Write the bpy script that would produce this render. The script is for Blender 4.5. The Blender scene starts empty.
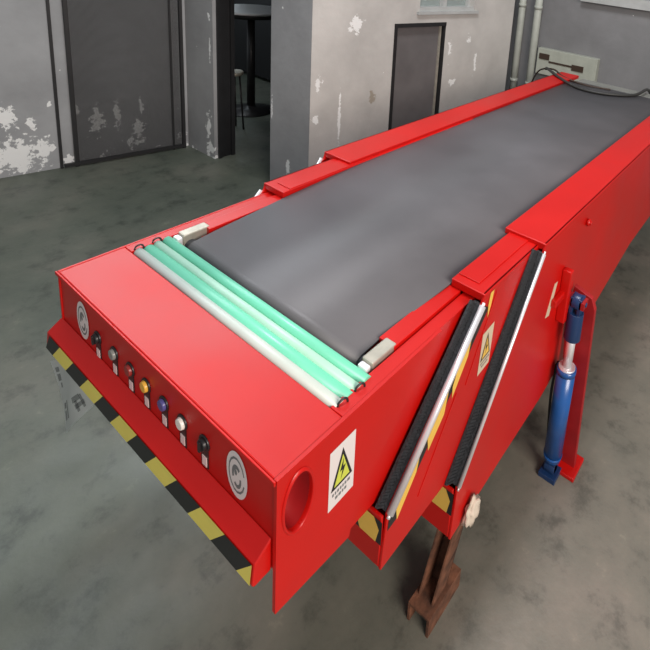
import bpy, bmesh, math, random
from mathutils import Vector, Matrix
random.seed(4)
C = bpy.context.scene.collection
Z0 = 1.5                       # height of the conveyor's table above the floor

# ------------------------------------------------------------------ materials
def mat(name, col, rough=.5, metal=0., var=.0, scale=8., bump=0., bscale=60., spec=.5, coat=0., rvar=0., alpha=1., trans=0.):
    m = bpy.data.materials.new(name); m.use_nodes = True
    nt = m.node_tree; b = nt.nodes['Principled BSDF']
    b.inputs['Base Color'].default_value = (*col, 1); b.inputs['Roughness'].default_value = rough
    b.inputs['Metallic'].default_value = metal; b.inputs['Specular IOR Level'].default_value = spec
    b.inputs['Coat Weight'].default_value = coat; b.inputs['Alpha'].default_value = alpha
    b.inputs['Transmission Weight'].default_value = trans
    b.inputs['Coat Roughness'].default_value = .15
    geo = nt.nodes.new('ShaderNodeNewGeometry')
    if var or rvar:
        n = nt.nodes.new('ShaderNodeTexNoise'); n.inputs['Scale'].default_value = scale; n.inputs['Detail'].default_value = 6
        nt.links.new(geo.outputs['Position'], n.inputs['Vector'])
        if var:
            r = nt.nodes.new('ShaderNodeValToRGB')
            r.color_ramp.elements[0].position = .3; r.color_ramp.elements[1].position = .7
            r.color_ramp.elements[0].color = (*[c*(1-var) for c in col], 1)
            r.color_ramp.elements[1].color = (*[min(1, c*(1+var)) for c in col], 1)
            nt.links.new(n.outputs['Fac'], r.inputs['Fac']); nt.links.new(r.outputs['Color'], b.inputs['Base Color'])
        if rvar:
            mr = nt.nodes.new('ShaderNodeMapRange')
            mr.inputs['From Min'].default_value = .3; mr.inputs['From Max'].default_value = .7
            mr.inputs['To Min'].default_value = max(.02, rough-rvar); mr.inputs['To Max'].default_value = min(1, rough+rvar)
            nt.links.new(n.outputs['Fac'], mr.inputs['Value']); nt.links.new(mr.outputs['Result'], b.inputs['Roughness'])
    if bump:
        n2 = nt.nodes.new('ShaderNodeTexNoise'); n2.inputs['Scale'].default_value = bscale; n2.inputs['Detail'].default_value = 4
        nt.links.new(geo.outputs['Position'], n2.inputs['Vector'])
        bp = nt.nodes.new('ShaderNodeBump'); bp.inputs['Strength'].default_value = bump; bp.inputs['Distance'].default_value = .01
        nt.links.new(n2.outputs['Fac'], bp.inputs['Height']); nt.links.new(bp.outputs['Normal'], b.inputs['Normal'])
    return m

def wall_mat(name, col, patches=(), low=None, stains=()):
    """painted plaster; patches = (centre, radii) where the paint has flaked to white; low = height below which it flakes"""
    m = mat(name, col, .75, bump=.25, bscale=14)
    nt = m.node_tree; b = nt.nodes['Principled BSDF']; N = nt.nodes.new; L = nt.links.new
    geo = N('ShaderNodeNewGeometry'); P = geo.outputs['Position']
    def math_(op, a, c, d=None):
        n = N('ShaderNodeMath'); n.operation = op
        for i, v in enumerate((a, c, d)):
            if v is None: continue
            if isinstance(v, (int, float)): n.inputs[i].default_value = v
            else: L(v, n.inputs[i])
        return n.outputs[0]
    def noise(s, d=5, rough=.6):
        n = N('ShaderNodeTexNoise'); n.inputs['Scale'].default_value = s; n.inputs['Detail'].default_value = d
        n.inputs['Roughness'].default_value = rough; L(P, n.inputs['Vector']); return n.outputs['Fac']
    big = noise(1.3); fine = noise(9.)
    mix = N('ShaderNodeMixRGB'); mix.blend_type = 'MIX'
    f = math_('MULTIPLY', math_('SUBTRACT', big, .3), 2.2)
    cl = N('ShaderNodeClamp'); L(f, cl.inputs[0]); L(cl.outputs[0], mix.inputs[0])
    mix.inputs[1].default_value = (*[c*.78 for c in col], 1); mix.inputs[2].default_value = (*[c*1.15 for c in col], 1)
    cur = mix.outputs[0]
    mk = None
    edge = math_('MULTIPLY', math_('SUBTRACT', noise(16., 7, .7), .42), 4.0)
    def blob(c, r):
        s = N('ShaderNodeVectorMath'); s.operation = 'SUBTRACT'; L(P, s.inputs[0]); s.inputs[1].default_value = c
        d = N('ShaderNodeVectorMath'); d.operation = 'DIVIDE'; L(s.outputs[0], d.inputs[0]); d.inputs[1].default_value = r
        l = N('ShaderNodeVectorMath'); l.operation = 'LENGTH'; L(d.outputs[0], l.inputs[0])
        return math_('LESS_THAN', math_('ADD', l.outputs['Value'], edge), 1.)
    for c, r in patches:
        k = blob(c, r); mk = k if mk is None else math_('MAXIMUM', mk, k)
    if low:
        sep = N('ShaderNodeSeparateXYZ'); L(P, sep.inputs[0])
        h = math_('MULTIPLY', sep.outputs['Z'], .22/low)
        th = math_('ADD', h, .56)
        k = math_('GREATER_THAN', noise(4.2, 7, .65), th)
        mk = k if mk is None else math_('MAXIMUM', mk, k)
    k = math_('GREATER_THAN', noise(7., 3), .745); mk = k if mk is None else math_('MAXIMUM', mk, k)
    m2 = N('ShaderNodeMixRGB'); L(mk, m2.inputs[0]); L(cur, m2.inputs[1]); m2.inputs[2].default_value = (.84, .84, .82, 1)
    cur = m2.outputs[0]
    for c, r, sc in stains:
        m3 = N('ShaderNodeMixRGB'); L(math_('MULTIPLY', blob(c, r), .6), m3.inputs[0]); L(cur, m3.inputs[1]); m3.inputs[2].default_value = (*sc, 1)
        cur = m3.outputs[0]
    L(cur, b.inputs['Base Color'])
    return m

M = {}
M['red'] = mat('red_enamel', (.52, .004, .002), .38, var=.07, scale=3, bump=.03, bscale=7, rvar=.05, spec=.45)
M['red_dark'] = mat('red_in_shade', (.33, .008, .010), .5, var=.15, scale=9)  # darker red with shade put into the colour, for leg and recess
M['belt'] = mat('belt_rubber', (.105, .100, .106), .48, var=.16, scale=2.2, bump=.06, bscale=200, rvar=.04, spec=.5)
M['belt_edge'] = mat('belt_edge_rubber', (.045, .05, .06), .5)
M['green'] = mat('green_roller', (.17, .62, .42), .35, var=.05, scale=5)
M['pale'] = mat('pale_roller', (.52, .58, .53), .4, var=.05)
M['pale2'] = mat('pale_green_roller', (.40, .66, .52), .4, var=.05)
M['chrome'] = mat('bright_steel', (.90, .88, .90), .32, metal=.6)
M['steel'] = mat('dull_steel', (.46, .43, .36), .45, metal=.5, var=.15, scale=20)
M['zinc'] = mat('white_plated_steel', (.78, .78, .80), .35, metal=.2)
M['brush'] = mat('black_bristles', (.022, .024, .028), .7, var=.5, scale=90, bump=.6, bscale=140)
M['black'] = mat('black_plastic', (.015, .014, .015), .4)
M['yellow'] = mat('yellow_tape', (.78, .66, .13), .45, var=.05)
M['amber'] = mat('amber_tape', (.80, .50, .09), .45, var=.05)
M['white'] = mat('white_label', (.72, .66, .64), .5)
M['pinkish'] = mat('button_tag', (.80, .62, .60), .5)
M['grey'] = mat('grey_print', (.16, .17, .17), .6)
M['lime'] = mat('warning_yellow', (.58, .62, .08), .5)
M['cream'] = mat('cream_label', (.62, .50, .36), .5)
M['blue'] = mat('blue_paint', (.012, .085, .30), .3, var=.12, scale=12, coat=.3)
M['blue2'] = mat('dark_blue_paint', (.01, .035, .11), .35)
M['rust'] = mat('rusty_steel', (.14, .055, .028), .8, var=.7, scale=14, bump=.4, bscale=50)
M['cable'] = mat('black_hose', (.03, .03, .028), .5)
M['frame'] = mat('black_iron', (.014, .014, .015), .5, var=.2)
M['floor'] = None
M['dark'] = mat('near_black', (.006, .006, .007), .6)  # near-black for the added block and the table apron
M['tabletop'] = mat('pale_tabletop', (.65, .65, .66), .4)
M['pipe'] = mat('pale_pipe_paint', (.44, .46, .41), .5, var=.12, scale=6)
M['door'] = mat('grey_door_paint', (.135, .125, .125), .5, var=.12, scale=4, bump=.05)
M['box'] = mat('beige_box_paint', (.40, .42, .36), .55, var=.08, scale=9)
M['brown'] = mat('brown_socket', (.05, .03, .02), .5)
M['panel'] = mat('slate_panel_paint', (.088, .092, .096), .6, var=.12, scale=3)
M['ledge'] = mat('pale_trim_paint', (.42, .43, .42), .6, var=.1)
M['rag'] = mat('cream_rag', (.66, .56, .45), .9, var=.1, scale=30, bump=.5, bscale=60)
M['oxide'] = mat('pale_concrete', (.2, .2, .18), .8, var=.2, scale=3)
M['glass'] = mat('window_glass', (.60, .68, .66), .08, trans=.6, var=.0)
M['film'] = mat('clear_film', (.50, .52, .52), .3, alpha=.8, spec=.8)
M['filmprint'] = mat('film_print', (.10, .11, .115), .5, alpha=.5)
M['red_btn'] = mat('red_button', (.28, .03, .025), .3)
M['yel_btn'] = mat('yellow_button', (.80, .45, .06), .3)
M['blu_btn'] = mat('blue_button', (.09, .08, .26), .3)
M['wht_btn'] = mat('white_button', (.85, .82, .76), .3)
M['gry_btn'] = mat('grey_button', (.24, .25, .23), .3)

# concrete floor: cool green-grey with warm worn areas, damp sheen and fine speckle
def floor_mat():
    m = mat('polished_concrete', (.13, .13, .12), .5)
    nt = m.node_tree; b = nt.nodes['Principled BSDF']; N = nt.nodes.new; L = nt.links.new
    geo = N('ShaderNodeNewGeometry')
    def noise(s, d, r=.6):
        n = N('ShaderNodeTexNoise'); n.inputs['Scale'].default_value = s; n.inputs['Detail'].default_value = d
        n.inputs['Roughness'].default_value = r; L(geo.outputs['Position'], n.inputs['Vector']); return n.outputs['Fac']
    def ramp(src, stops):
        r = N('ShaderNodeValToRGB'); e = r.color_ramp.elements
        e[0].position, e[0].color = stops[0][0], (*stops[0][1], 1); e[1].position, e[1].color = stops[-1][0], (*stops[-1][1], 1)
        for p, c in stops[1:-1]:
            k = e.new(p); k.color = (*c, 1)
        L(src, r.inputs['Fac']); return r.outputs['Color']
    base = ramp(noise(.9, 6), [(.30, (.120, .130, .112)), (.5, (.165, .168, .145)), (.70, (.235, .215, .190))])
    spots = ramp(noise(4.5, 9, .7), [(.34, (.55, .56, .56)), (.47, (.95, .95, .95)), (.62, (1.05, 1.04, 1.03)), (.72, (1.5, 1.46, 1.4))])
    mx = N('ShaderNodeMixRGB'); mx.blend_type = 'MULTIPLY'; mx.inputs[0].default_value = 1.0
    L(base, mx.inputs[1]); L(spots, mx.inputs[2])
    # old green floor paint on the left bay, worn to warm bare concrete along the right aisle
    sep = N('ShaderNodeSeparateXYZ'); L(geo.outputs['Position'], sep.inputs[0])
    ad = N('ShaderNodeMath'); ad.operation = 'MULTIPLY_ADD'; L(noise(1.1, 5), ad.inputs[0]); ad.inputs[1].default_value = 1.6; L(sep.outputs['X'], ad.inputs[2])
    rg = N('ShaderNodeMapRange'); rg.inputs['From Min'].default_value = -.3; rg.inputs['From Max'].default_value = 1.1; L(ad.outputs[0], rg.inputs['Value'])
    tint = ramp(rg.outputs['Result'], [(0, (.60, .66, .60)), (1, (1.05, .98, .92))])
    m2 = N('ShaderNodeMixRGB'); m2.blend_type = 'MULTIPLY'; m2.inputs[0].default_value = 1
    L(mx.outputs[0], m2.inputs[1]); L(tint, m2.inputs[2]); L(m2.outputs[0], b.inputs['Base Color'])
    mr = N('ShaderNodeMapRange'); mr.inputs['From Min'].default_value = .3; mr.inputs['From Max'].default_value = .7
    mr.inputs['To Min'].default_value = .32; mr.inputs['To Max'].default_value = .6
    L(noise(1.7, 5), mr.inputs['Value']); L(mr.outputs['Result'], b.inputs['Roughness'])
    bp = N('ShaderNodeBump'); bp.inputs['Strength'].default_value = .15; bp.inputs['Distance'].default_value = .01
    L(noise(30, 5), bp.inputs['Height']); L(bp.outputs['Normal'], b.inputs['Normal'])
    return m
M['floor'] = floor_mat()

def mesh_mat():
    """woven wire netting: thin dark wires with open holes"""
    m = bpy.data.materials.new('wire_netting'); m.use_nodes = True
    nt = m.node_tree; N = nt.nodes.new; L = nt.links.new
    b = nt.nodes['Principled BSDF']; b.inputs['Base Color'].default_value = (.022, .022, .022, 1); b.inputs['Roughness'].default_value = .6
    geo = N('ShaderNodeNewGeometry'); sep = N('ShaderNodeSeparateXYZ'); L(geo.outputs['Position'], sep.inputs[0])
    outs = []
    for ax in ('Y', 'Z'):
        a = N('ShaderNodeMath'); a.operation = 'MULTIPLY'; L(sep.outputs[ax], a.inputs[0]); a.inputs[1].default_value = 110
        f = N('ShaderNodeMath'); f.operation = 'FRACT'; L(a.outputs[0], f.inputs[0])
        g = N('ShaderNodeMath'); g.operation = 'LESS_THAN'; L(f.outputs[0], g.inputs[0]); g.inputs[1].default_value = .34
        outs.append(g.outputs[0])
    mx = N('ShaderNodeMath'); mx.operation = 'MAXIMUM'; L(outs[0], mx.inputs[0]); L(outs[1], mx.inputs[1])
    L(mx.outputs[0], b.inputs['Alpha'])
    return m
M['netting'] = mesh_mat()

# ------------------------------------------------------------------ builders
def wloc(o):
    v = Vector((0, 0, 0))
    while o is not None: v += o.location; o = o.parent
    return v
def obj(name, bm, mats, parent=None, bevel=0., smooth=False, origin=None):
    if not isinstance(mats, (list, tuple)): mats = [mats]
    bmesh.ops.recalc_face_normals(bm, faces=bm.faces)
    me = bpy.data.meshes.new(name)
    off = wloc(parent) if parent is not None else (Vector(origin) if origin is not None else Vector((0, 0, 0)))
    bmesh.ops.translate(bm, verts=bm.verts, vec=-off)
    if smooth:
        for f in bm.faces: f.smooth = True
    bm.to_mesh(me); bm.free()
    for m in mats: me.materials.append(m)
    o = bpy.data.objects.new(name, me); C.objects.link(o)
    if parent is not None: o.parent = parent
    elif origin is not None: o.location = off
    if bevel:
        md = o.modifiers.new('bevel', 'BEVEL'); md.width = bevel; md.segments = 2; md.limit_method = 'ANGLE'; md.angle_limit = math.radians(40)
    return o
def thing(name, label, cat, loc, group=None):
    o = bpy.data.objects.new(name, None); o.empty_display_size = .1; C.objects.link(o); o.location = loc
    return tag(o, label, cat, group)
def tag(o, label, cat, group=None):
    o['label'] = label; o['category'] = cat
    if group: o['group'] = group
    return o
def struct(o): o['kind'] = 'structure'; return o
def B(): return bmesh.new()
def box(bm, x0, x1, y0, y1, z0, z1, mi=0, M4=None):
    vs = [bm.verts.new((x, y, z)) for x in (x0, x1) for y in (y0, y1) for z in (z0, z1)]
    if M4 is not None:
        for v in vs: v.co = M4 @ v.co
    for q in ((0, 1, 3, 2), (4, 6, 7, 5), (0, 4, 5, 1), (2, 3, 7, 6), (0, 2, 6, 4), (1, 5, 7, 3)):
        f = bm.faces.new([vs[i] for i in q]); f.material_index = mi
    return bm
def prism_x(bm, poly, x0, x1, mi=0):
    """polygon in (y, z) extruded along x"""
    a = [bm.verts.new((x0, y, z)) for y, z in poly]; b = [bm.verts.new((x1, y, z)) for y, z in poly]
    n = len(poly)
    for f in [bm.faces.new(a), bm.faces.new(b[::-1])] + [bm.faces.new((a[i], b[i], b[(i+1) % n], a[(i+1) % n])) for i in range(n)]:
        f.material_index = mi
    return bm
def prism_y(bm, poly, y0, y1, mi=0):
    """polygon in (x, z) extruded along y"""
    a = [bm.verts.new((x, y0, z)) for x, z in poly]; b = [bm.verts.new((x, y1, z)) for x, z in poly]
    n = len(poly)
    for f in [bm.faces.new(a), bm.faces.new(b[::-1])] + [bm.faces.new((a[i], b[i], b[(i+1) % n], a[(i+1) % n])) for i in range(n)]:
        f.material_index = mi
    return bm
def tube(bm, p, q, r, r2=None, seg=20, mi=0, caps=True):
    p, q = Vector(p), Vector(q); d = (q-p); r2 = r if r2 is None else r2
    z = d.normalized(); x = z.orthogonal().normalized(); y = z.cross(x)
    a = []; b = []
    for i in range(seg):
        t = 2*math.pi*i/seg; u = x*math.cos(t)+y*math.sin(t)
        a.append(bm.verts.new(p+u*r)); b.append(bm.verts.new(q+u*r2))
    fs = [bm.faces.new((a[i], a[(i+1) % seg], b[(i+1) % seg], b[i])) for i in range(seg)]
    for f in fs: f.smooth = True
    if caps: fs += [bm.faces.new(a[::-1]), bm.faces.new(b)]
    for f in fs: f.material_index = mi
    return bm
def path_tube(bm, pts, r, seg=8, sub=6):
    pts = [Vector(p) for p in pts]; P = [2*pts[0]-pts[1]] + pts + [2*pts[-1]-pts[-2]]; out = []
    for i in range(1, len(P)-2):
        for k in range(sub):
            t = k/sub; a, b, c, d = P[i-1:i+3]
            out.append(.5*((2*b)+(c-a)*t+(2*a-5*b+4*c-d)*t*t+(3*b-3*c+d-a)*t**3))
    out.append(pts[-1]); rings = []
    up = Vector((0, 0, 1))
    for i, p in enumerate(out):
        t = (out[min(i+1, len(out)-1)]-out[max(i-1, 0)]).normalized()
        x = t.cross(up if abs(t.z) < .95 else Vector((1, 0, 0))).normalized(); y = t.cross(x)
        rings.append([bm.verts.new(p+(x*math.cos(2*math.pi*j/seg)+y*math.sin(2*math.pi*j/seg))*r) for j in range(seg)])
    for a, b in zip(rings, rings[1:]):
        for j in range(seg): bm.faces.new((a[j], a[(j+1) % seg], b[(j+1) % seg], b[j])).smooth = True
    bm.faces.new(rings[0][::-1]); bm.faces.new(rings[-1])
    return bm
def lathe(bm, prof, c, seg=32):
    """profile (radius, z) turned about the vertical through c"""
    rings = [[bm.verts.new((c[0]+r*math.cos(2*math.pi*j/seg), c[1]+r*math.sin(2*math.pi*j/seg), c[2]+z)) for j in range(seg)] for r, z in prof]
    for a, b in zip(rings, rings[1:]):
        for j in range(seg): bm.faces.new((a[j], a[(j+1) % seg], b[(j+1) % seg], b[j])).smooth = True
    bm.faces.new(rings[0][::-1]); bm.faces.new(rings[-1])
    return bm
def S(poly): return [(y, z+Z0) for y, z in poly]     # heights below are measured from the table top

# ------------------------------------------------------------------ the conveyor
conv = thing('telescopic_belt_conveyor', 'long red telescopic belt conveyor with dark grey belt and striped bumper', 'conveyor', (-.65, 1.6, 0))
XL, XR = -1.30, 0.0

# --- head section: side plates, top panel, front panel, bottom pan
b = B()
side = [(0, 0), (0, -.448), (.26, -.478), (1.9, -.56), (1.9, 0)]
cut = [(0, 0), (0, -.448), (.262, -.481), (.285, -.372), (.316, -.337), (.662, -.017), (.674, 0)]
hole_c, hole_r = (.066, -.130), .062
prism_x(b, S(side), XL, XL+.012)
obj('side_plate', b, M['red'], conv, .003)
b = B(); prism_x(b, S([(.255, -.476), (.26, -.478), (1.9, -.56), (1.9, -.001), (.640, -.001), (.640, -.030), (.27, -.37)]), XR-.022, XR-.012)
obj('side_plate', b, M['red'], conv)
b = B()
# right outer skin with a round hand hole: ring of quads between the outline and the hole
n = 48; outer = []; inner = []
def ray_poly(c, ang, poly):
    d = (math.cos(ang), math.sin(ang)); best = None
    for i in range(len(poly)):
        (x1, y1), (x2, y2) = poly[i], poly[(i+1) % len(poly)]
        ex, ey = x2-x1, y2-y1; den = d[0]*ey-d[1]*ex
        if abs(den) < 1e-9: continue
        t = ((x1-c[0])*ey-(y1-c[1])*ex)/den; s = ((x1-c[0])*d[1]-(y1-c[1])*d[0])/den
        if t > 0 and -1e-6 <= s <= 1+1e-6 and (best is None or t < best): best = t
    return (c[0]+d[0]*best, c[1]+d[1]*best)
angs = sorted([2*math.pi*i/n for i in range(n)] + [math.atan2(z-hole_c[1], y-hole_c[0]) % (2*math.pi) for y, z in cut])
ri, ro, rf, rb = [], [], [], []
HY, HZ = .044, .090
for a in angs:
    y, z = ray_poly(hole_c, a, cut); ro.append(b.verts.new((XR, y, z+Z0))); rb.append(b.verts.new((XR-.012, y, z+Z0)))
    ri.append(b.verts.new((XR, hole_c[0]+HY*math.cos(a), hole_c[1]+Z0+HZ*math.sin(a))))
    rf.append(b.verts.new((XR-.012, hole_c[0]+HY*math.cos(a), hole_c[1]+Z0+HZ*math.sin(a))))
k = len(angs)
for i in range(k):
    j = (i+1) % k
    b.faces.new((ri[i], ri[j], ro[j], ro[i])); b.faces.new((ro[i], ro[j], rb[j], rb[i])); b.faces.new((ri[i], rf[i], rf[j], ri[j]))
skin = obj('side_plate', b, M['red'], conv)
b = B()  # raised rim and recessed cup of the hand hole
prof = [(1.0, -.012), (1.0, .002), (1.04, .006), (1.10, .006), (1.15, .001)]
rings = [[b.verts.new((XR+h, hole_c[0]+HY*s*math.cos(2*math.pi*i/36), hole_c[1]+Z0+HZ*s*math.sin(2*math.pi*i/36))) for i in range(36)] for s, h in prof]
for a, c in zip(rings, rings[1:]):
    for i in range(36): b.faces.new((a[i], a[(i+1) % 36], c[(i+1) % 36], c[i])).smooth = True
obj('hand_hole_rim', b, M['red'], skin)
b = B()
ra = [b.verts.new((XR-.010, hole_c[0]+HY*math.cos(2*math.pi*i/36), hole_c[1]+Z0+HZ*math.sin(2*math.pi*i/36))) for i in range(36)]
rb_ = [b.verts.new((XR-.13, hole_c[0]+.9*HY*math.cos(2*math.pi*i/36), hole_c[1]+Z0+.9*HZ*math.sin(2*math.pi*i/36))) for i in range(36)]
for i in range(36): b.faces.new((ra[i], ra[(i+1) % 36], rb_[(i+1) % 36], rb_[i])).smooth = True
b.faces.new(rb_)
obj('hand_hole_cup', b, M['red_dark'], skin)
b = B()
box(b, XL+.013, XR-.013, 0, .222, Z0-.012, Z0-.0005)
box(b, XL+.02, XR-.02, .222, .40, Z0-.10, Z0-.085)
top = obj('top_panel', b, M['red'], conv, .004)
b = B()
box(b, XL+.013, XR-.013, .004, .016, Z0-.31, Z0-.013); box(b, XL+.023, XR-.023, .017, 1.9, Z0-.32, Z0-.31)
box(b, XL-.001, XR-.002, -.007, -.0005, Z0-.014, Z0)
front = obj('control_panel', b, M['red'], conv, .002)
b = B()
prism_x(b, S([(.003, -.204), (-.046, -.240), (-.052, -.304), (-.046, -.312), (.003, -.312)]), XL-.004, XR-.022)
bump_ = obj('bumper', b, M['red'], conv, .004)
# hazard tape: black band with yellow blocks across the bumper's face
b = B()
z_at = lambda t: (-.046-.006*t-.0012, -.240-.064*t)      # from the top edge (0) to the bottom edge (1)
def tape_cell(bm, x0, x1, t0, t1, sk, mi, lift):
    ya, za = z_at(t0); yb, zb = z_at(t1)
    vs = [bm.verts.new(p) for p in ((x0+sk, ya-lift, za+Z0), (x1+sk, ya-lift, za+Z0), (x1, yb-lift, zb+Z0), (x0, yb-lift, zb+Z0))]
    f = bm.faces.new(vs); f.material_index = mi
xs = [-1.282, -1.195, -1.080, -.962, -.850, -.733, -.620, -.510, -.400, -.290, -.247+.03, -.10, -.030]
xs = [-1.275, -1.184, -1.070, -.954, -.844, -.728, -.615, -.500, -.385, -.262, -.148, -.030]
for i in range(len(xs)-1):
    lo0, lo1 = max(xs[i]-.058, XL-.002), xs[i+1]-.058
    ya, za = z_at(.02); yb, zb = z_at(1.0)
    f = b.faces.new([b.verts.new(p) for p in ((xs[i], ya-.001, za+Z0), (xs[i+1], ya-.001, za+Z0), (lo1, yb-.001, zb+Z0), (lo0, yb-.001, zb+Z0))]); f.material_index = i % 2
f = b.faces.new([b.verts.new(p) for p in ((-.030, z_at(.02)[0]-.001, z_at(.02)[1]+Z0), (-.030, z_at(1)[0]-.001, z_at(1)[1]+Z0), (-.088, z_at(1)[0]-.001, z_at(1)[1]+Z0))]); f.material_index = 1
obj('hazard_tape', b, [M['black'], M['yellow']], bump_)

# round logo stickers
def disc(bm, c, r, mi=0, seg=28, sx=1., a0=0, lift=0):
    vs = [bm.verts.new((c[0]+r*sx*math.cos(2*math.pi*i/seg), c[1]-lift, c[2]+r*math.sin(2*math.pi*i/seg))) for i in range(seg)]
    bm.faces.new(vs).material_index = mi
def arc(bm, c, r0, r1, a0, a1, mi, lift, sx=1., seg=14):
    a = []; d = []
    for i in range(seg+1):
        t = a0+(a1-a0)*i/seg
        a.append(bm.verts.new((c[0]+r0*sx*math.cos(t), c[1]-lift, c[2]+r0*math.sin(t)))); d.append(bm.verts.new((c[0]+r1*sx*math.cos(t), c[1]-lift, c[2]+r1*math.sin(t))))
    for i in range(seg): bm.faces.new((a[i], a[i+1], d[i+1], d[i])).material_index = mi
for cx, cz in ((-1.108, -.118), (-.172, -.112)):
    b = B(); c = (cx, .0022, Z0+cz)
    disc(b, c, .076, 0, sx=.62)
    arc(b, c, .052, .059, .3, 6.0, 1, .0006, .62)
    arc(b, c, .020, .034, .8, 3.6, 1, .0006, .62); arc(b, (c[0]+.002, c[1], c[2]-.012), .018, .030, 3.9, 6.6, 1, .0006, .62)
    arc(b, (c[0]-.004, c[1], c[2]+.008), .0, .010, 0, 6.28, 1, .0006, .62)
    obj('logo_sticker', b, [M['white'], M['grey']], front)
# seven push buttons with tags
btn = [(-.992, -.128, 'black'), (-.868, -.122, 'gry_btn'), (-.757, -.120, 'red_btn'), (-.655, -.120, 'yel_btn'),
       (-.547, -.120, 'blu_btn'), (-.443, -.120, 'wht_btn'), (-.327, -.114, 'black')]
names = {'black': 'black knob', 'gry_btn': 'grey push button', 'red_btn': 'dark red push button', 'yel_btn': 'yellow push button', 'blu_btn': 'blue push button', 'wht_btn': 'white push button'}
for i, (x, z, mn) in enumerate(btn):
    b = B(); c = (x, .004, Z0+z)
    tube(b, c, (x, -.001, Z0+z), .026, .025); 
    o = obj('push_button', b, M['black'], conv, .001); o['label'] = names[mn] + ' in a black ring'
    b = B(); tube(b, (x, -.001, Z0+z), (x, -.010, Z0+z), .020, .017)
    if mn == 'black': box(b, x-.005, x+.005, -.016, -.009, Z0+z-.017, Z0+z+.017)
    obj('button_cap', b, M[mn], o, .0015)
    b = B(); box(b, x-.016, x+.018, .0012, .004, Z0+z-.082, Z0+z-.020, 1); box(b, x-.009, x+.013, -.0004, .0012, Z0+z-.076, Z0+z-.044, 0)
    obj('button_tag', b, [M['pinkish'], M['black']], o)

# warning stickers: white field, yellow triangle with dark border and a bolt, small print below
def warn(parent, X, P, name='warning_sticker'):
    """P(u, v) gives (y, z) on the side plate; u 0..1 across, v 0..1 upward"""
    b = B()
    def face(pts, mi, lift):
        vs = [b.verts.new((X+lift, P(u, v)[0], P(u, v)[1]+Z0)) for u, v in pts]; b.faces.new(vs).material_index = mi
    face([(0, 0), (1, 0), (1, 1), (0, 1)], 0, .0008)
    face([(.08, .30), (.92, .30), (.50, .90)], 1, .0014)
    face([(.20, .345), (.80, .345), (.50, .79)], 2, .0020)
    face([(.53, .72), (.40, .53), (.50, .53), (.44, .38), (.62, .58), (.52, .58)], 1, .0026)
    for r, (a, c) in enumerate(((.14, .86), (.26, .72))):
        x = a
        while x < c:
            wd = random.uniform(.05, .11); face([(x, .20-r*.09), (x+wd, .20-r*.09), (x+wd, .25-r*.09), (x, .25-r*.09)], 3, .0014); x += wd+.035
    return b
o = obj(*('warning_sticker', warn(None, XR, lambda u, v: (.170+.096*u, -.287+.004*u+.212*v)), [M['white'], M['black'], M['lime'], M['grey']]), skin)
o['label'] = 'white electrical warning sticker with yellow triangle'

# rails of the head section beside the belt
for sx in (0, 1):
    b = B()
    mir = (lambda x: x) if sx == 0 else (lambda x: XL-x)
    def bx(x0, x1, *r): a, c = sorted((mir(x0), mir(x1))); box(b, a, c, *r)
    bx(-.140, -.070, .50, .885, Z0-.06, Z0+.010)
    bx(-.064, -.0125, .2225, 1.9, Z0-.06, Z0-.0005)
    bx(-.0695, -.0645, .44, 1.9, Z0-.06, Z0-.01)
    if sx == 0:
        pass
    obj('side_rail', b, M['red'], conv, .003)
    b = B(); bx(-.120, -.072, .40, .515, Z0-.05, Z0+.014)
    br = obj('pulley_bracket', b, M['steel'], conv, .006); br['label'] = 'bare steel bracket at the belt end'
    b = B(); bx(-.116, -.076, .376, .3995, Z0-.05, Z0+.006); obj('bracket_cap', b, M['zinc'], br, .006)

# rollers in front of the belt
for y, r, z, mn, lab in ((.246, .020, -.014, 'pale', 'whitish roller at the top panel edge'), (.284, .024, -.020, 'green', 'green coated roller'),
                         (.318, .017, -.010, 'pale2', 'pale green roller'), (.356, .020, -.010, 'green', 'green coated roller beside the belt')):
    b = B(); tube(b, (-1.228, y, Z0+z), (-.050, y, Z0+z), r, seg=28)
    o = obj('roller', b, M[mn], conv); o['label'] = lab
    b = B(); tube(b, (-1.242, y, Z0+z), (-.036, y, Z0+z), .006, seg=10); obj('axle', b, M['steel'], o)
for x in (-.044, -1.236):
    for y in (.250, .318):
        b = B(); path_tube(b, [(x-.004, y-.014, Z0-.03), (x-.004, y-.012, Z0+.006), (x, y+.004, Z0+.016), (x+.004, y+.016, Z0+.006), (x+.004, y+.018, Z0-.03)], .0035)
        o = obj('spring_clip', b, M['frame'], conv); o['label'] = 'dark hooked roller clip'

# belt: rubber loop round the head pulley, rising gently towards the rear
bx0, bx1 = -1.172, -.143
prof_t = [(.428, -.006), (.436, -.0055), (.450, -.0045), (.48, -.002), (.52, .002), (.9, .022), (1.4, .040), (2.2, .044), (4.55, .044)]
b = B()
R = .036; head = [(.427-R*math.sin(a)+.0, -.006-R+R*math.cos(a)) for a in [math.pi*i/12 for i in range(13)]]
line = prof_t[::-1] + head + [(.52, -.10), (1.9, -.14)]
va = [b.verts.new((bx0+.030*max(0, 1-max(0, y-.43)/1.0), y, z+Z0)) for y, z in line]; vb = [b.verts.new((bx1 if y < .89 or z < -.05 else -.119, y, z+Z0)) for y, z in line]
for i in range(len(line)-1): b.faces.new((va[i], va[i+1], vb[i+1], vb[i])).smooth = True
o = obj('belt', b, M['belt'], conv)
md = o.modifiers.new('thickness', 'SOLIDIFY'); md.thickness = .008; md.offset = -1
b = B(); tube(b, (-1.2, .427, Z0-.042), (-.08, .427, Z0-.042), .026); obj('head_pulley', b, M['belt_edge'], conv)
b = B(); box(b, bx0, bx1, .47, 1.9, Z0-.085, Z0-.02); obj('slider_bed', b, M['red_dark'], conv)

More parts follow.
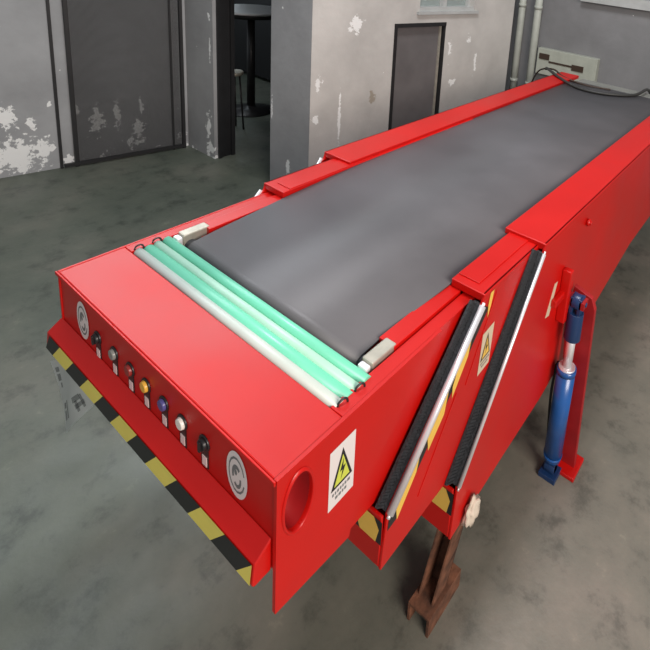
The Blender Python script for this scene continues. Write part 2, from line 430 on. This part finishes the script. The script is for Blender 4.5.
# --- middle and base sections share one layout
def section(name, x_out, xl_out, ztop, slant_top, slant_bot, tip, bottom, y_end, rail_w, brush_in):
    """slanted open front: two side plates, rails on top, lower cross face, brush seal, bright guide bar"""
    (yt, zt), (yb, zb), (yn, zn) = slant_top, slant_bot, tip
    b = B(); t = .012
    poly = [(yt+.012, ztop), (yt, zt), (yb, zb), (yn, zn)] + bottom + [(y_end, ztop)]
    prism_x(b, S(poly), x_out-t, x_out); prism_x(b, S(poly), xl_out, xl_out+t)
    # lower front face and underside
    box(b, xl_out+t, x_out-t, min(yn, yb), min(yn, yb)+t, zn+Z0+.005, zb+Z0-.005)
    box(b, xl_out+t, x_out-t, yn+.05, bottom[-1][0], max(z for y, z in bottom)-.03+Z0, max(z for y, z in bottom)-.02+Z0) if False else None
    vs = []
    pts = [(yn, zn)] + bottom
    for (ya, za), (yc, zc) in zip(pts, pts[1:]):
        q = [b.verts.new(p) for p in ((xl_out+t, ya, za+Z0+.01), (x_out-t, ya, za+Z0+.01), (x_out-t, yc, zc+Z0+.01), (xl_out+t, yc, zc+Z0+.01))]
        b.faces.new(q)
    body = obj(name, b, M['red'], conv, .003)
    for s in (0, 1):
        b = B()
        f = (lambda x: x) if s == 0 else (lambda x: xl_out+x_out-x)
        def bx(x0, x1, *r): a, c = sorted((f(x0), f(x1))); box(b, a, c, *r)
        bx(x_out-rail_w, x_out+.001, yt+.008, y_end, Z0+ztop-.034, Z0+ztop)
        obj('rail_cap', b, M['red'], body, .004)
        if name == 'middle_section':
            b = B(); bx(x_out-rail_w+.004, x_out-.052, yt+.05, y_end-1.1, Z0+ztop-.002, Z0+ztop+.005); obj('rail_strip', b, M['red'], body, .002)
    return body

mid = section('middle_section', .042, -1.322, .045, (.872, .010), (.392, -.505), (.376, -.728), [(.62, -.724), (2.6, -.74)], 2.6, .158, 0)
base = section('base_section', .080, -1.395, .065, (1.325, .030), (.772, -.758), (.757, -1.008), [(1.15, -.975), (1.56, -.955), (1.85, -.90), (2.40, -.81), (3.0, -.71), (4.75, -.70)], 4.75, .216, 0)

def slant_parts(body, x_in, x_out, top, bot, r, extra):
    """brush seal filling the slot between the inner plate and this section, bright bar at the mouth"""
    (yt, zt), (yb, zb) = top, bot
    dy, dz = yt-yb, zt-zb; L_ = math.hypot(dy, dz); ny, nz = -dz/L_, dy/L_       # towards the front and up
    b = B()
    f = extra
    q = [(yt, zt), (yb, zb), (yb+ny*f, zb+nz*f), (yt+ny*f, zt+nz*f)]
    prism_x(b, S([(y-ny*.0, z) for y, z in q]), x_in+.002, x_in+.012)
    for i in range(70):                                                      # individual bristle tufts
        t = (i+.5)/70; y0, z0 = yb+dy*t, zb+dz*t
        prism_x(b, S([(y0-dy/L_*.003, z0-dz/L_*.003), (y0+dy/L_*.003, z0+dz/L_*.003), (y0+ny*f*.96+dy/L_*.004, z0+nz*f*.96+dz/L_*.004), (y0+ny*f*.96, z0+nz*f*.96)]), x_in+.011, x_in+.015)
    prism_x(b, S([(yt-.002, zt), (yb-.002, zb), (yb+.010, zb), (yt+.010, zt)]), x_in+.002, x_out-.006)
    o = obj('brush_seal', b, M['brush'], body); o['label'] = 'black bristle strip'
    b = B(); tube(b, (x_out, yt, zt+Z0), (x_out, yb, zb+Z0), r, seg=24)
    for t in (0, 1):
        y, z = (yt, zt) if t else (yb, zb); s = -1 if t else 1
        tube(b, (x_out, y, z+Z0), (x_out, y-s*dy/L_*.012, z+Z0-s*dz/L_*.012), r*.5)
    o = obj('guide_bar', b, M['chrome'], body); o['label'] = 'bright steel bar along the slanted mouth'
slant_parts(mid, .0, .046, (.868, .006), (.398, -.505), .013, .036)
slant_parts(base, .042, .084, (1.318, .026), (.776, -.752), .0085, .060)
# the same bars on the far side of the machine
for body, x, t, u in ((mid, -1.326, (.868, .006), (.398, -.505)), (base, -1.40, (1.318, .026), (.776, -.752))):
    b = B(); tube(b, (x, t[0], t[1]+Z0), (x, u[0], u[1]+Z0), .010); obj('guide_bar', b, M['chrome'], body)

# hazard tape on the middle section's slanted margin and stickers
def side_quads(X, quads, mis, lift=.0012):
    b = B()
    for pts, mi in zip(quads, mis):
        b.faces.new([b.verts.new((X+lift*(1+mi), y, z+Z0)) for y, z in pts]).material_index = mi
    return b
strip = [(.893, .038), (.962, .038), (.930, -.070), (.80, -.135), (.706, -.300), (.52, -.475), (.425, -.565), (.395, -.565), (.395, -.520)]
band = [(.880, .0), (.400, -.515), (.395, -.575), (.435, -.570), (.925, -.035)]
quads = [band,
         [(.815, -.100), (.800, -.175), (.715, -.300), (.712, -.245), (.745, -.165)],
         [(.690, -.235), (.672, -.335), (.590, -.425), (.580, -.365), (.61, -.305)],
         [(.545, -.385), (.530, -.46), (.440, -.575), (.432, -.52), (.46, -.455)],
         [(.925, .030), (.952, .032), (.938, -.03), (.92, -.080), (.915, -.02)]]
o = obj('hazard_tape', side_quads(.042, quads, [0, 1, 1, 1, 1]), [M['black'], M['amber']], mid)
b = B(); prism_x(b, S([(.975, .012), (.981, .008), (.812, -.315), (.806, -.312)]), .042, .0445); prism_x(b, S([(.745, -.30), (.752, -.305), (.56, -.60), (.553, -.595)]), .042, .0445)
obj('welded_rib', b, M['red'], mid)
o = obj('warning_sticker', warn(None, .0425, lambda u, v: (.893+.085*u-.0*v+.010*v, -.338+.010*u+.190*v)), [M['cream'], M['brown'], M['amber'], M['grey']], mid)
o['label'] = 'cream warning sticker on the side'
b = B(); prism_x(b, S([(1.455, -.398), (1.50, -.41), (1.555, -.245), (1.52, -.24)]), .080, .0812)
o = obj('sticker', b, M['cream'], base); o['label'] = 'small pale sticker on the base side'
# tape blocks on the lower cross faces
def face_tape(body, y, x1, z0, z1):
    b = B()
    def q(pts, mi): b.faces.new([b.verts.new((x, y-.0012*(1+mi*.6), z+Z0)) for x, z in pts]).material_index = mi
    q([(x1-1.0, z0), (x1, z0), (x1, z1), (x1-1.0, z1)], 0)
    x = x1-.012
    while x > x1-.9:
        q([(x-.085, z0), (x-.012, z0), (x, (z0*.4+z1*.6)), (x-.025, z1), (x-.10, z1), (x-.105, (z0*.5+z1*.5))], 1); x -= .20
    obj('hazard_tape', b, [M['black'], M['amber']], body)
face_tape(mid, .376, .036, -.622, -.525)
face_tape(base, .757, .074, -.885, -.775)
# lifting lug and bolt on the base side
b = B(); tube(b, (.080, 1.874, Z0-.05), (.100, 1.874, Z0-.05), .020); tube(b, (.100, 1.874, Z0-.05), (.108, 1.874, Z0-.05), .012)
obj('side_bolt', b, M['red'], base)
b = B(); box(b, .08, .13, 1.60, 1.64, Z0-.50, Z0-.20); box(b, .08, .11, 1.50, 1.72, Z0-.36, Z0-.32)
obj('hinge_bracket', b, M['red'], base, .006)

# support leg
b = B()
prism_y(b, [(.165, .02), (.270, .02), (.235, Z0-.46), (.210, Z0-.40), (.105, Z0-.37), (.085, Z0-.60)], 1.755, 1.785)

leg = obj('support_leg', b, M['red_dark'], conv, .003)
b = B(); box(b, .14, .295, 1.69, 1.85, 0, .024); obj('foot_plate', b, M['red'], leg, .004)
b = B(); prism_y(b, [(-1.395, Z0-.60), (-1.42, Z0-.37), (-1.56, Z0-.42), (-1.60, .02), (-1.46, .02)], 1.755, 1.785)
leg2 = obj('support_leg', b, M['red_dark'], conv, .003)
b = B(); box(b, -1.63, -1.445, 1.66, 1.90, 0, .024); obj('foot_plate', b, M['red'], leg2, .004)
# hydraulic cylinder
def cylinder(x, y):
    b = B()
    tube(b, (x, y, .13), (x, y, .70), .050, seg=28); tube(b, (x, y, .685), (x, y, .715), .053); tube(b, (x, y, .11), (x, y, .15), .046, .053)
    o = obj('hydraulic_cylinder', b, M['blue'], conv); o['label'] = 'blue hydraulic lifting cylinder'
    b = B(); tube(b, (x, y, .70), (x, y, .95), .024); tube(b, (x, y, .71), (x, y, .725), .045); obj('piston_rod', b, M['chrome'], o)
    b = B(); tube(b, (x, y, .90), (x, y, 1.06), .045, .042); box(b, x-.030, x-.012, y-.03, y+.03, 1.04, 1.15); box(b, x+.012, x+.030, y-.03, y+.03, 1.04, 1.15)
    tube(b, (x-.02, y, 1.12), (x+.02, y, 1.12), .040)
    tube(b, (x-.045, y, 1.12), (x+.05, y, 1.12), .012); obj('upper_clevis', b, M['blue2'], o, .002)
    b = B(); tube(b, (x-.03, y, .06), (x+.03, y, .06), .034); box(b, x-.03, x+.03, y-.024, y+.024, .03, .12); box(b, x-.05, x+.05, y-.05, y+.05, 0, .03)
    obj('lower_clevis', b, M['blue2'], o, .003)
    b = B(); path_tube(b, [(x-.05, y+.02, .20), (x-.08, y+.05, .45), (x-.075, y+.06, .65), (x-.04, y+.02, .68)], .008); obj('oil_hose', b, M['cable'], o)
cylinder(.165, 1.66); cylinder(-1.48, 1.66)
for q in ((.08, .21), (-1.52, -1.395)):
    b = B(); box(b, *q, 1.63, 1.69, 1.10, 1.14); obj('cylinder_mount', b, M['red_dark'], base)

# rusty support stand under the base section
st = thing('rusty_stand', 'rusty brown steel channel stand on the floor under the red conveyor', 'stand', (0, .75, 0))
A = Vector((.0, .765, .10)); T = Vector((.012, .93, .52))
def channel(bm, p, q, wx, wy, t):
    """U channel from p to q"""
    p, q = Vector(p), Vector(q)
    for (x0, x1, y0, y1) in ((-wx, wx, wy-t, wy), (-wx, -wx+t, -wy, wy), (wx-t, wx, -wy, wy)):
        vs = []
        for c in (p, q):
            for dx, dy in ((x0, y0), (x1, y0), (x1, y1), (x0, y1)): vs.append(bm.verts.new(c+Vector((dx, dy, 0))))
        for f in ((0, 1, 2, 3), (7, 6, 5, 4), (0, 4, 5, 1), (1, 5, 6, 2), (2, 6, 7, 3), (3, 7, 4, 0)): bm.faces.new([vs[i] for i in f])
b = B(); channel(b, A+Vector((0, .03, .0)), T, .040, .050, .010); obj('post', b, M['rust'], st, .002)
b = B(); prism_y(b, [(-.055, 0), (-.043, 0), (-.043, .088), (.046, .088), (.046, 0), (.058, 0), (.058, .10), (-.055, .10)], .70, .93)
obj('foot_channel', b, M['rust'], st)
# crumpled rag
b = B(); bmesh.ops.create_icosphere(b, subdivisions=3, radius=1)
for v in b.verts:
    n_ = v.co.normalized(); k = 1+.16*math.sin(9*n_.x+3*n_.z)+.14*math.sin(7*n_.z+5*n_.y+1)+.1*math.sin(13*n_.y)
    v.co = Vector((.104+.021*n_.x*k, .875+.048*n_.y*k, Z0-.965+.062*n_.z*k))
tag(obj('rag', b, M['rag'], smooth=True, origin=(.10, .88, Z0-1.05)), 'small crumpled cream rag hanging at the base section lower front corner', 'rag')
# plastic film hanging under the bumper
b = B()
cor = [(-1.465, -.50), (-1.37, -.80), (-1.07, -.46), (-1.17, -.316)]
def fp(u, v, y):
    p = [(1-u)*(1-v), (1-u)*v, u*v, u*(1-v)]
    return Vector((sum(w*c[0] for w, c in zip(p, cor)), y+.010*math.sin(5*u+3*v), Z0+sum(w*c[1] for w, c in zip(p, cor))))
G = 8; gv = [[b.verts.new(fp(i/G, j/G, .0)) for j in range(G+1)] for i in range(G+1)]
for i in range(G):
    for j in range(G): b.faces.new((gv[i][j], gv[i+1][j], gv[i+1][j+1], gv[i][j+1])).smooth = True
film = tag(obj('plastic_film', b, M['film'], origin=(-1.25, 0, Z0-.5)), 'translucent grey plastic sheet with dark print hanging below the left bumper end', 'plastic sheet')
b = B()
for (u0, u1, v0, v1) in ((.06, .16, .10, .17), (.06, .16, .20, .30), (.10, .16, .33, .40), (.10, .22, .62, .70), (.10, .22, .73, .86), (.26, .32, .60, .86), (.55, .75, .62, .72), (.58, .80, .76, .84), (.60, .66, .70, .90), (.74, .79, .64, .90)):
    b = B(); b.faces.new([b.verts.new(fp(u, v, -.0015)) for u, v in ((u0, v0), (u1, v0), (u1, v1), (u0, v1))])
    obj('printed_mark', b, M['filmprint'], film)
# hose over the belt's far end
b = B(); path_tube(b, [(-1.66, 4.90, Z0+.02), (-1.55, 4.70, Z0+.075), (-1.24, 4.38, Z0+.075), (-.96, 4.22, Z0+.060), (-.70, 4.24, Z0+.060), (-.46, 4.46, Z0+.062), (-.42, 4.8, Z0+.07), (-.45, 5.2, Z0-.1)], .016)
tag(obj('hose', b, M['cable']), 'thin black hose lying across the far end of the belt', 'hose')
b = B(); path_tube(b, [(-1.95, 5.1, Z0-.3), (-1.75, 4.9, Z0-.02), (-1.50, 4.75, Z0+.07), (-1.28, 4.55, Z0+.06), (-1.0, 4.45, Z0+.05), (-.72, 4.50, Z0+.05)], .010)
tag(obj('cable', b, M['brown']), 'thinner brown cable beside the black hose at the belt far end', 'cable')
# tail end plate
b = B(); box(b, -1.15, -.15, 4.56, 4.80, Z0-.2, Z0+.03); o = obj('tail_cover', b, M['oxide'], conv, .01); o['label'] = 'pale cover plate behind the belt'

# ------------------------------------------------------------------ the room
b = B(); box(b, -14, 5, -4, 13, -.1, 0); struct(obj('floor', b, M['floor']))
Hh = 3.6
def wall(name, pts, material, z0=0, z1=Hh):
    b = B(); n = len(pts)
    a = [b.verts.new((x, y, z0)) for x, y in pts]; c = [b.verts.new((x, y, z1)) for x, y in pts]
    b.faces.new(a[::-1]); b.faces.new(c)
    for i in range(n): b.faces.new((a[i], a[(i+1) % n], c[(i+1) % n], c[i]))
    return struct(obj(name, b, material))
lx = lambda y: -5.5+(y-2.66)*.219
m_left = wall_mat('grey_wall_paint', (.36, .365, .37), patches=[((-5.85, 1.06, .66), (.3, .09, .13)), ((-5.86, 1.10, .22), (.3, .24, .26)), ((-5.80, 1.33, .24), (.3, .07, .18)), ((-5.86, 1.25, .55), (.3, .05, .08)), ((-5.78, 1.40, .75), (.3, .03, .06)), ((-5.69, 1.80, .50), (.3, .07, .20)), ((-5.65, 1.98, .52), (.3, .05, .18)), ((-5.60, 2.18, .33), (.3, .08, .12)), ((-5.58, 2.22, .62), (.3, .03, .10)), ((-5.70, 1.62, .65), (.3, .03, .08))], low=1.1)
wall('wall_left', [(lx(-4), -4), (lx(2.7), 2.7), (lx(2.7)-.25, 2.7), (lx(-4)-.25, -4)], m_left)
m_pier = wall_mat('pier_wall_paint', (.33, .33, .33), patches=[((-5.02, 2.7, .40), (.07, .3, .22)), ((-5.0, 2.7, .12), (.10, .3, .10)), ((-4.98, 2.7, 1.75), (.03, .3, .05)), ((-4.97, 2.7, 1.35), (.02, .3, .2))], low=.35)
m_back = wall_mat('shaded_wall_paint', (.30, .30, .305), patches=[((-3.80, 2.7, .95), (.016, .3, .16)), ((-3.52, 2.7, .35), (.05, .3, .10))])  # same paint as the side wall, its shade put into the colour
wall('wall_pier', [(lx(2.7)-.25, 2.70), (-4.905, 2.70), (-4.905, 2.95), (lx(2.7)-.25, 2.95)], m_pier)
wall('wall_lintel', [(-4.905, 2.70), (-3.825, 2.70), (-3.825, 2.95), (-4.905, 2.95)], m_pier, 2.6)
rx = lambda y: -3.19+(y-2.71)*.2127
m_right = wall_mat('lit_wall_paint', (.54, .52, .49), patches=[((-3.09, 3.17, 1.93), (.3, .085, .11)), ((-3.17, 2.78, 1.33), (.3, .03, .12)), ((-2.82, 4.50, 1.60), (.3, .04, .10)), ((-2.80, 4.58, 1.15), (.3, .07, .05)), ((-3.17, 2.76, .95), (.3, .04, .06)), ((-3.13, 3.03, .95), (.3, .02, .32)), ((-2.75, 4.80, 1.7), (.3, .05, .05)), ((-2.72, 4.95, 1.35), (.3, .03, .15))],
                   stains=[((-3.04, 3.42, 1.12), (.3, .05, .09), (.22, .17, .10))])  # lighter copy of the column's paint, the light on it is in the colour
D0, D1, DZ = 3.66, 4.40, 1.93     # grey door in the side wall
W0, W1, WZ = 3.99, 4.86, 2.06     # window above it
def along(y0, y1, z0, z1, nm='wall_side'):
    wall(nm, [(rx(y0), y0), (rx(y1), y1), (rx(y1)-.25, y1), (rx(y0)-.25, y0)], m_right, z0, z1)
wall('wall_column', [(-3.825, 2.70), (rx(2.7), 2.70), (rx(2.95)-.25, 2.95), (-3.825, 2.95)], m_back)
bb = B()
def seg(y0, y1, z0, z1):
    a = [bb.verts.new((rx(y)-d, y, z)) for z in (z0, z1) for y, d in ((y0, 0), (y1, 0), (y1, .25), (y0, .25))]
    for q in ((3, 2, 1, 0), (4, 5, 6, 7), (0, 1, 5, 4), (1, 2, 6, 5), (2, 3, 7, 6), (3, 0, 4, 7)): bb.faces.new([a[i] for i in q])
seg(2.702, D0, 0, Hh); seg(D0, D1, DZ, WZ); seg(D0, W0, WZ, Hh); seg(D1, 5.60, 0, WZ); seg(W1, 5.60, WZ, Hh); seg(W0, W1, 3.0, Hh)
struct(obj('wall_side', bb, m_right))
def slab(bm, y0, y1, z0, z1, d0, d1, mi=0):
    a = [bm.verts.new((rx(y)-d, y, z)) for z in (z0, z1) for y, d in ((y0, d0), (y1, d0), (y1, d1), (y0, d1))]
    for q in ((3, 2, 1, 0), (4, 5, 6, 7), (0, 1, 5, 4), (1, 2, 6, 5), (2, 3, 7, 6), (3, 0, 4, 7)): bm.faces.new([a[i] for i in q]).material_index = mi
b = B(); slab(b, D0+.03, D1-.03, 0, DZ-.02, .045, .08); d1 = struct(obj('door_1', b, M['door']))
b = B(); slab(b, D0, D0+.035, 0, DZ, -.012, .14); slab(b, D1-.018, D1, 0, DZ, -.005, .14); slab(b, D0, D1, DZ-.045, DZ, -.01, .14); obj('door_frame', b, M['frame'], d1)
b = B(); slab(b, D1-.055, D1-.030, 0, DZ-.03, .030, .045); obj('door_edge_strip', b, M['steel'], d1)
b = B(); slab(b, W0, W1, WZ, 3.0, .12, .126); w1 = struct(obj('window_1', b, M['glass']))
b = B(); slab(b, W0, W1, WZ, WZ+.05, .02, .14); slab(b, W0, W0+.04, WZ, 3.0, .08, .16); slab(b, W1-.04, W1, WZ, 3.0, .08, .16); slab(b, 4.40, 4.45, WZ, 3.0, .06, .16); slab(b, W0, W1, 2.96, 3.0, .08, .16)
slab(b, W0-.04, W1+.04, WZ-.03, WZ+.005, -.03, .06); obj('window_frame', b, M['ledge'], w1)
# back wall with its slate panel, ledge, pipes and socket box
m_end = wall_mat('slate_wall_paint', (.22, .22, .225))
b = B(); box(b, -4.2, 5, 5.98, 6.2, 0, Hh); struct(obj('wall_back', b, m_end))
b = B(); box(b, -1.75, 5, 5.90, 5.985, 2.30, 2.42); struct(obj('trim_1', b, M['ledge']))
b = B(); box(b, -2.28, -1.36, 5.78, 5.98, 1.06, 1.10); 
for x, r, lab in ((-2.60, .050, 'pale grey vertical pipe in the room corner, left of the pair'), (-2.345, .052, 'pale cream vertical pipe in the room corner, right of the pair')):
    p = B(); tube(p, (x, 5.88, 0), (x, 5.88, Hh), r)
    for z in (1.0, 2.1, 3.3): tube(p, (x, 5.88, z), (x, 5.88, z+.05), r+.006)
    tag(obj('wall_pipe', p, M['pipe'], origin=(x, 5.88, 0)), lab, 'pipe')
b.free()
sb = thing('socket_box', 'pale beige metal box with dark brown openings on slate wall behind the conveyor', 'electrical box', (-1.83, 5.98, 1.2))
b = B(); box(b, -2.27, -1.38, 5.88, 5.98, 1.20, 1.57); obj('body', b, M['box'], sb, .006)
b = B(); box(b, -2.235, -2.08, 5.868, 5.882, 1.42, 1.50); obj('socket', b, M['brown'], sb)
b = B(); box(b, -1.73, -1.56, 5.868, 5.882, 1.35, 1.43); obj('socket', b, M['brown'], sb)
b = B(); box(b, -2.08, -1.73, 5.872, 5.882, 1.385, 1.41); obj('conduit', b, M['brown'], sb)

# iron gate of wire netting against the left wall
gt = thing('wire_gate', 'black iron framed gate with dark wire netting against peeling left wall', 'gate', (-5.66, 2.0, 0))
def gx(y, d): return lx(y)+d
def gbar(bm, y0, y1, z0, z1, d0, d1):
    a = [bm.verts.new((gx(y, d), y, z)) for z in (z0, z1) for y, d in ((y0, d0), (y1, d0), (y1, d1), (y0, d1))]
    for q in ((3, 2, 1, 0), (4, 5, 6, 7), (0, 1, 5, 4), (1, 2, 6, 5), (2, 3, 7, 6), (3, 0, 4, 7)): bm.faces.new([a[i] for i in q])
TOP = 2.5
for y0, y1, d0, d1 in ((1.445, 1.468, .01, .03), (1.565, 1.600, .03, .055), (2.51, 2.525, .04, .055), (2.615, 2.645, .03, .06)):
    b = B(); gbar(b, y0, y1, 0, TOP, d0, d1); obj('post', b, M['frame'], gt)
for z0, z1 in ((.02, .055), (TOP-.04, TOP)):
    b = B(); gbar(b, 1.47, 2.61, z0, z1, .035, .070); obj('cross_bar', b, M['frame'], gt)
b = B()
vs = [b.verts.new((gx(y, .05), y, z)) for y, z in ((1.60, .05), (2.605, .05), (2.605, TOP-.02), (1.60, TOP-.02))]; b.faces.new(vs)
obj('netting', b, M['netting'], gt)

# doorway and the dim room behind
b = B()
box(b, -4.900, -4.872, 2.74, 2.78, 0, 2.6); box(b, -4.905, -4.865, 2.90, 2.945, 0, 2.6); box(b, -4.905, -4.865, 2.74, 2.90, 2.55, 2.6); box(b, -4.905, -4.895, 2.78, 2.90, 0, 2.6); d2 = struct(obj('door_2', b, M['frame']))
b = B(); box(b, -14, -4.2, 6.4, 6.6, 0, Hh); struct(obj('wall_far', b, m_end))
b = B(); box(b, -14, -3.1, 2.95, 6.5, 2.9, 3.0); struct(obj('ceiling', b, M['oxide']))
tb = thing('round_table', 'tall round table with pale top and black pedestal seen through the doorway', 'table', (-6.22, 4.06, 0))
c = (-6.22, 4.06, 0)
b = B(); lathe(b, [(.50, 1.575), (.52, 1.58), (.52, 1.605), (.50, 1.61)], c); obj('tabletop', b, M['tabletop'], tb)
b = B(); lathe(b, [(.46, 1.51), (.49, 1.575)], c); obj('apron', b, M['dark'], tb)
b = B(); lathe(b, [(.06, .03), (.055, 1.51)], c); obj('pedestal', b, M['black'], tb)
b = B(); lathe(b, [(.34, 0), (.34, .015), (.10, .05), (.06, .09)], c); obj('base', b, M['black'], tb)
cb = thing('dark_block', 'added black block darkening the dim room behind the round table', 'dark_block', (-7.9, 6.0, 0))  # added block, stands in for the darkness seen through the doorway
b = B(); box(b, -10.4, -6.0, 5.2, 5.8, .06, 1.62); obj('body', b, M['dark'], cb)
for x in (-10.2, -8.5, -6.8):
    b = B(); box(b, x-.04, x+.04, 5.25, 5.33, 0, .06); obj('leg', b, M['dark'], cb)
stl = thing('bar_stool', 'thin legged grey bar stool left of the round table in the doorway', 'stool', (-5.62, 3.35, 0))
b = B(); lathe(b, [(.12, .80), (.13, .81), (.13, .84), (.12, .85)], (-5.66, 3.42, 0)); obj('seat', b, M['steel'], stl)
for i in range(4):
    a = math.pi/4+i*math.pi/2; b = B(); tube(b, (-5.66+.08*math.cos(a), 3.42+.08*math.sin(a), .80), (-5.66+.13*math.cos(a), 3.42+.13*math.sin(a), 0), .012, seg=8); obj('leg', b, M['black'], stl)

# ------------------------------------------------------------------ light
def area(name, loc, target, size, sy, power, col):
    l = bpy.data.lights.new(name, 'AREA'); l.shape = 'RECTANGLE'; l.size = size; l.size_y = sy; l.energy = power; l.color = col
    o = bpy.data.objects.new(name, l); C.objects.link(o); o.location = loc
    o.rotation_euler = (Vector(target)-Vector(loc)).to_track_quat('-Z', 'Y').to_euler(); return o
area('hall_window_light', (5.2, -1.2, 4.2), (-.2, 1.8, .9), 3.5, 2.2, 400, (1, .90, .82))
area('hall_roof_light', (-.62, 1.6, 7.6), (-.62, 1.6, 0), 1.1, 1.8, 270, (.98, .98, 1))
area('sheen_light', (-6.3, 2.4, 5.7), (-.8, 1.6, 3.2), 5.0, 4.0, 250, (.90, .96, 1))  # added unseen light that gives the red top panel its sheen
area('back_room_lamp', (-8.0, 4.5, 2.2), (-8.0, 4.5, 0), .7, .7, 9, (.80, .92, 1))
w = bpy.data.worlds.new('world'); bpy.context.scene.world = w; w.use_nodes = True
bg = w.node_tree.nodes['Background']; bg.inputs[0].default_value = (.86, .93, 1, 1); bg.inputs[1].default_value = .27

# ------------------------------------------------------------------ camera
cam = bpy.data.cameras.new('camera'); co = bpy.data.objects.new('camera', cam); C.objects.link(co)
right = Vector((0.83845, 0.53521, 0.10268)); down = Vector((0.20585, -0.13659, -0.96900)); fwd = Vector((-0.50460, 0.83360, -0.22470))
m3 = Matrix((right, -down, -fwd)).transposed()
co.matrix_world = Matrix.Translation(Vector((0.86785, -0.64656, 2.82628))) @ m3.to_4x4()
cam.sensor_width = 36; cam.sensor_fit = 'HORIZONTAL'
cam.lens = 515.90/650*36; cam.shift_x = (325-486.53)/650; cam.shift_y = (69.97-325)/650
cam.clip_start = .05; cam.clip_end = 100
sc = bpy.context.scene; sc.camera = co
sc.view_settings.view_transform = 'Standard'; sc.view_settings.look = 'None'
sc.view_settings.gamma = 1; sc.view_settings.use_curve_mapping = False; sc.view_settings.exposure = 0.17
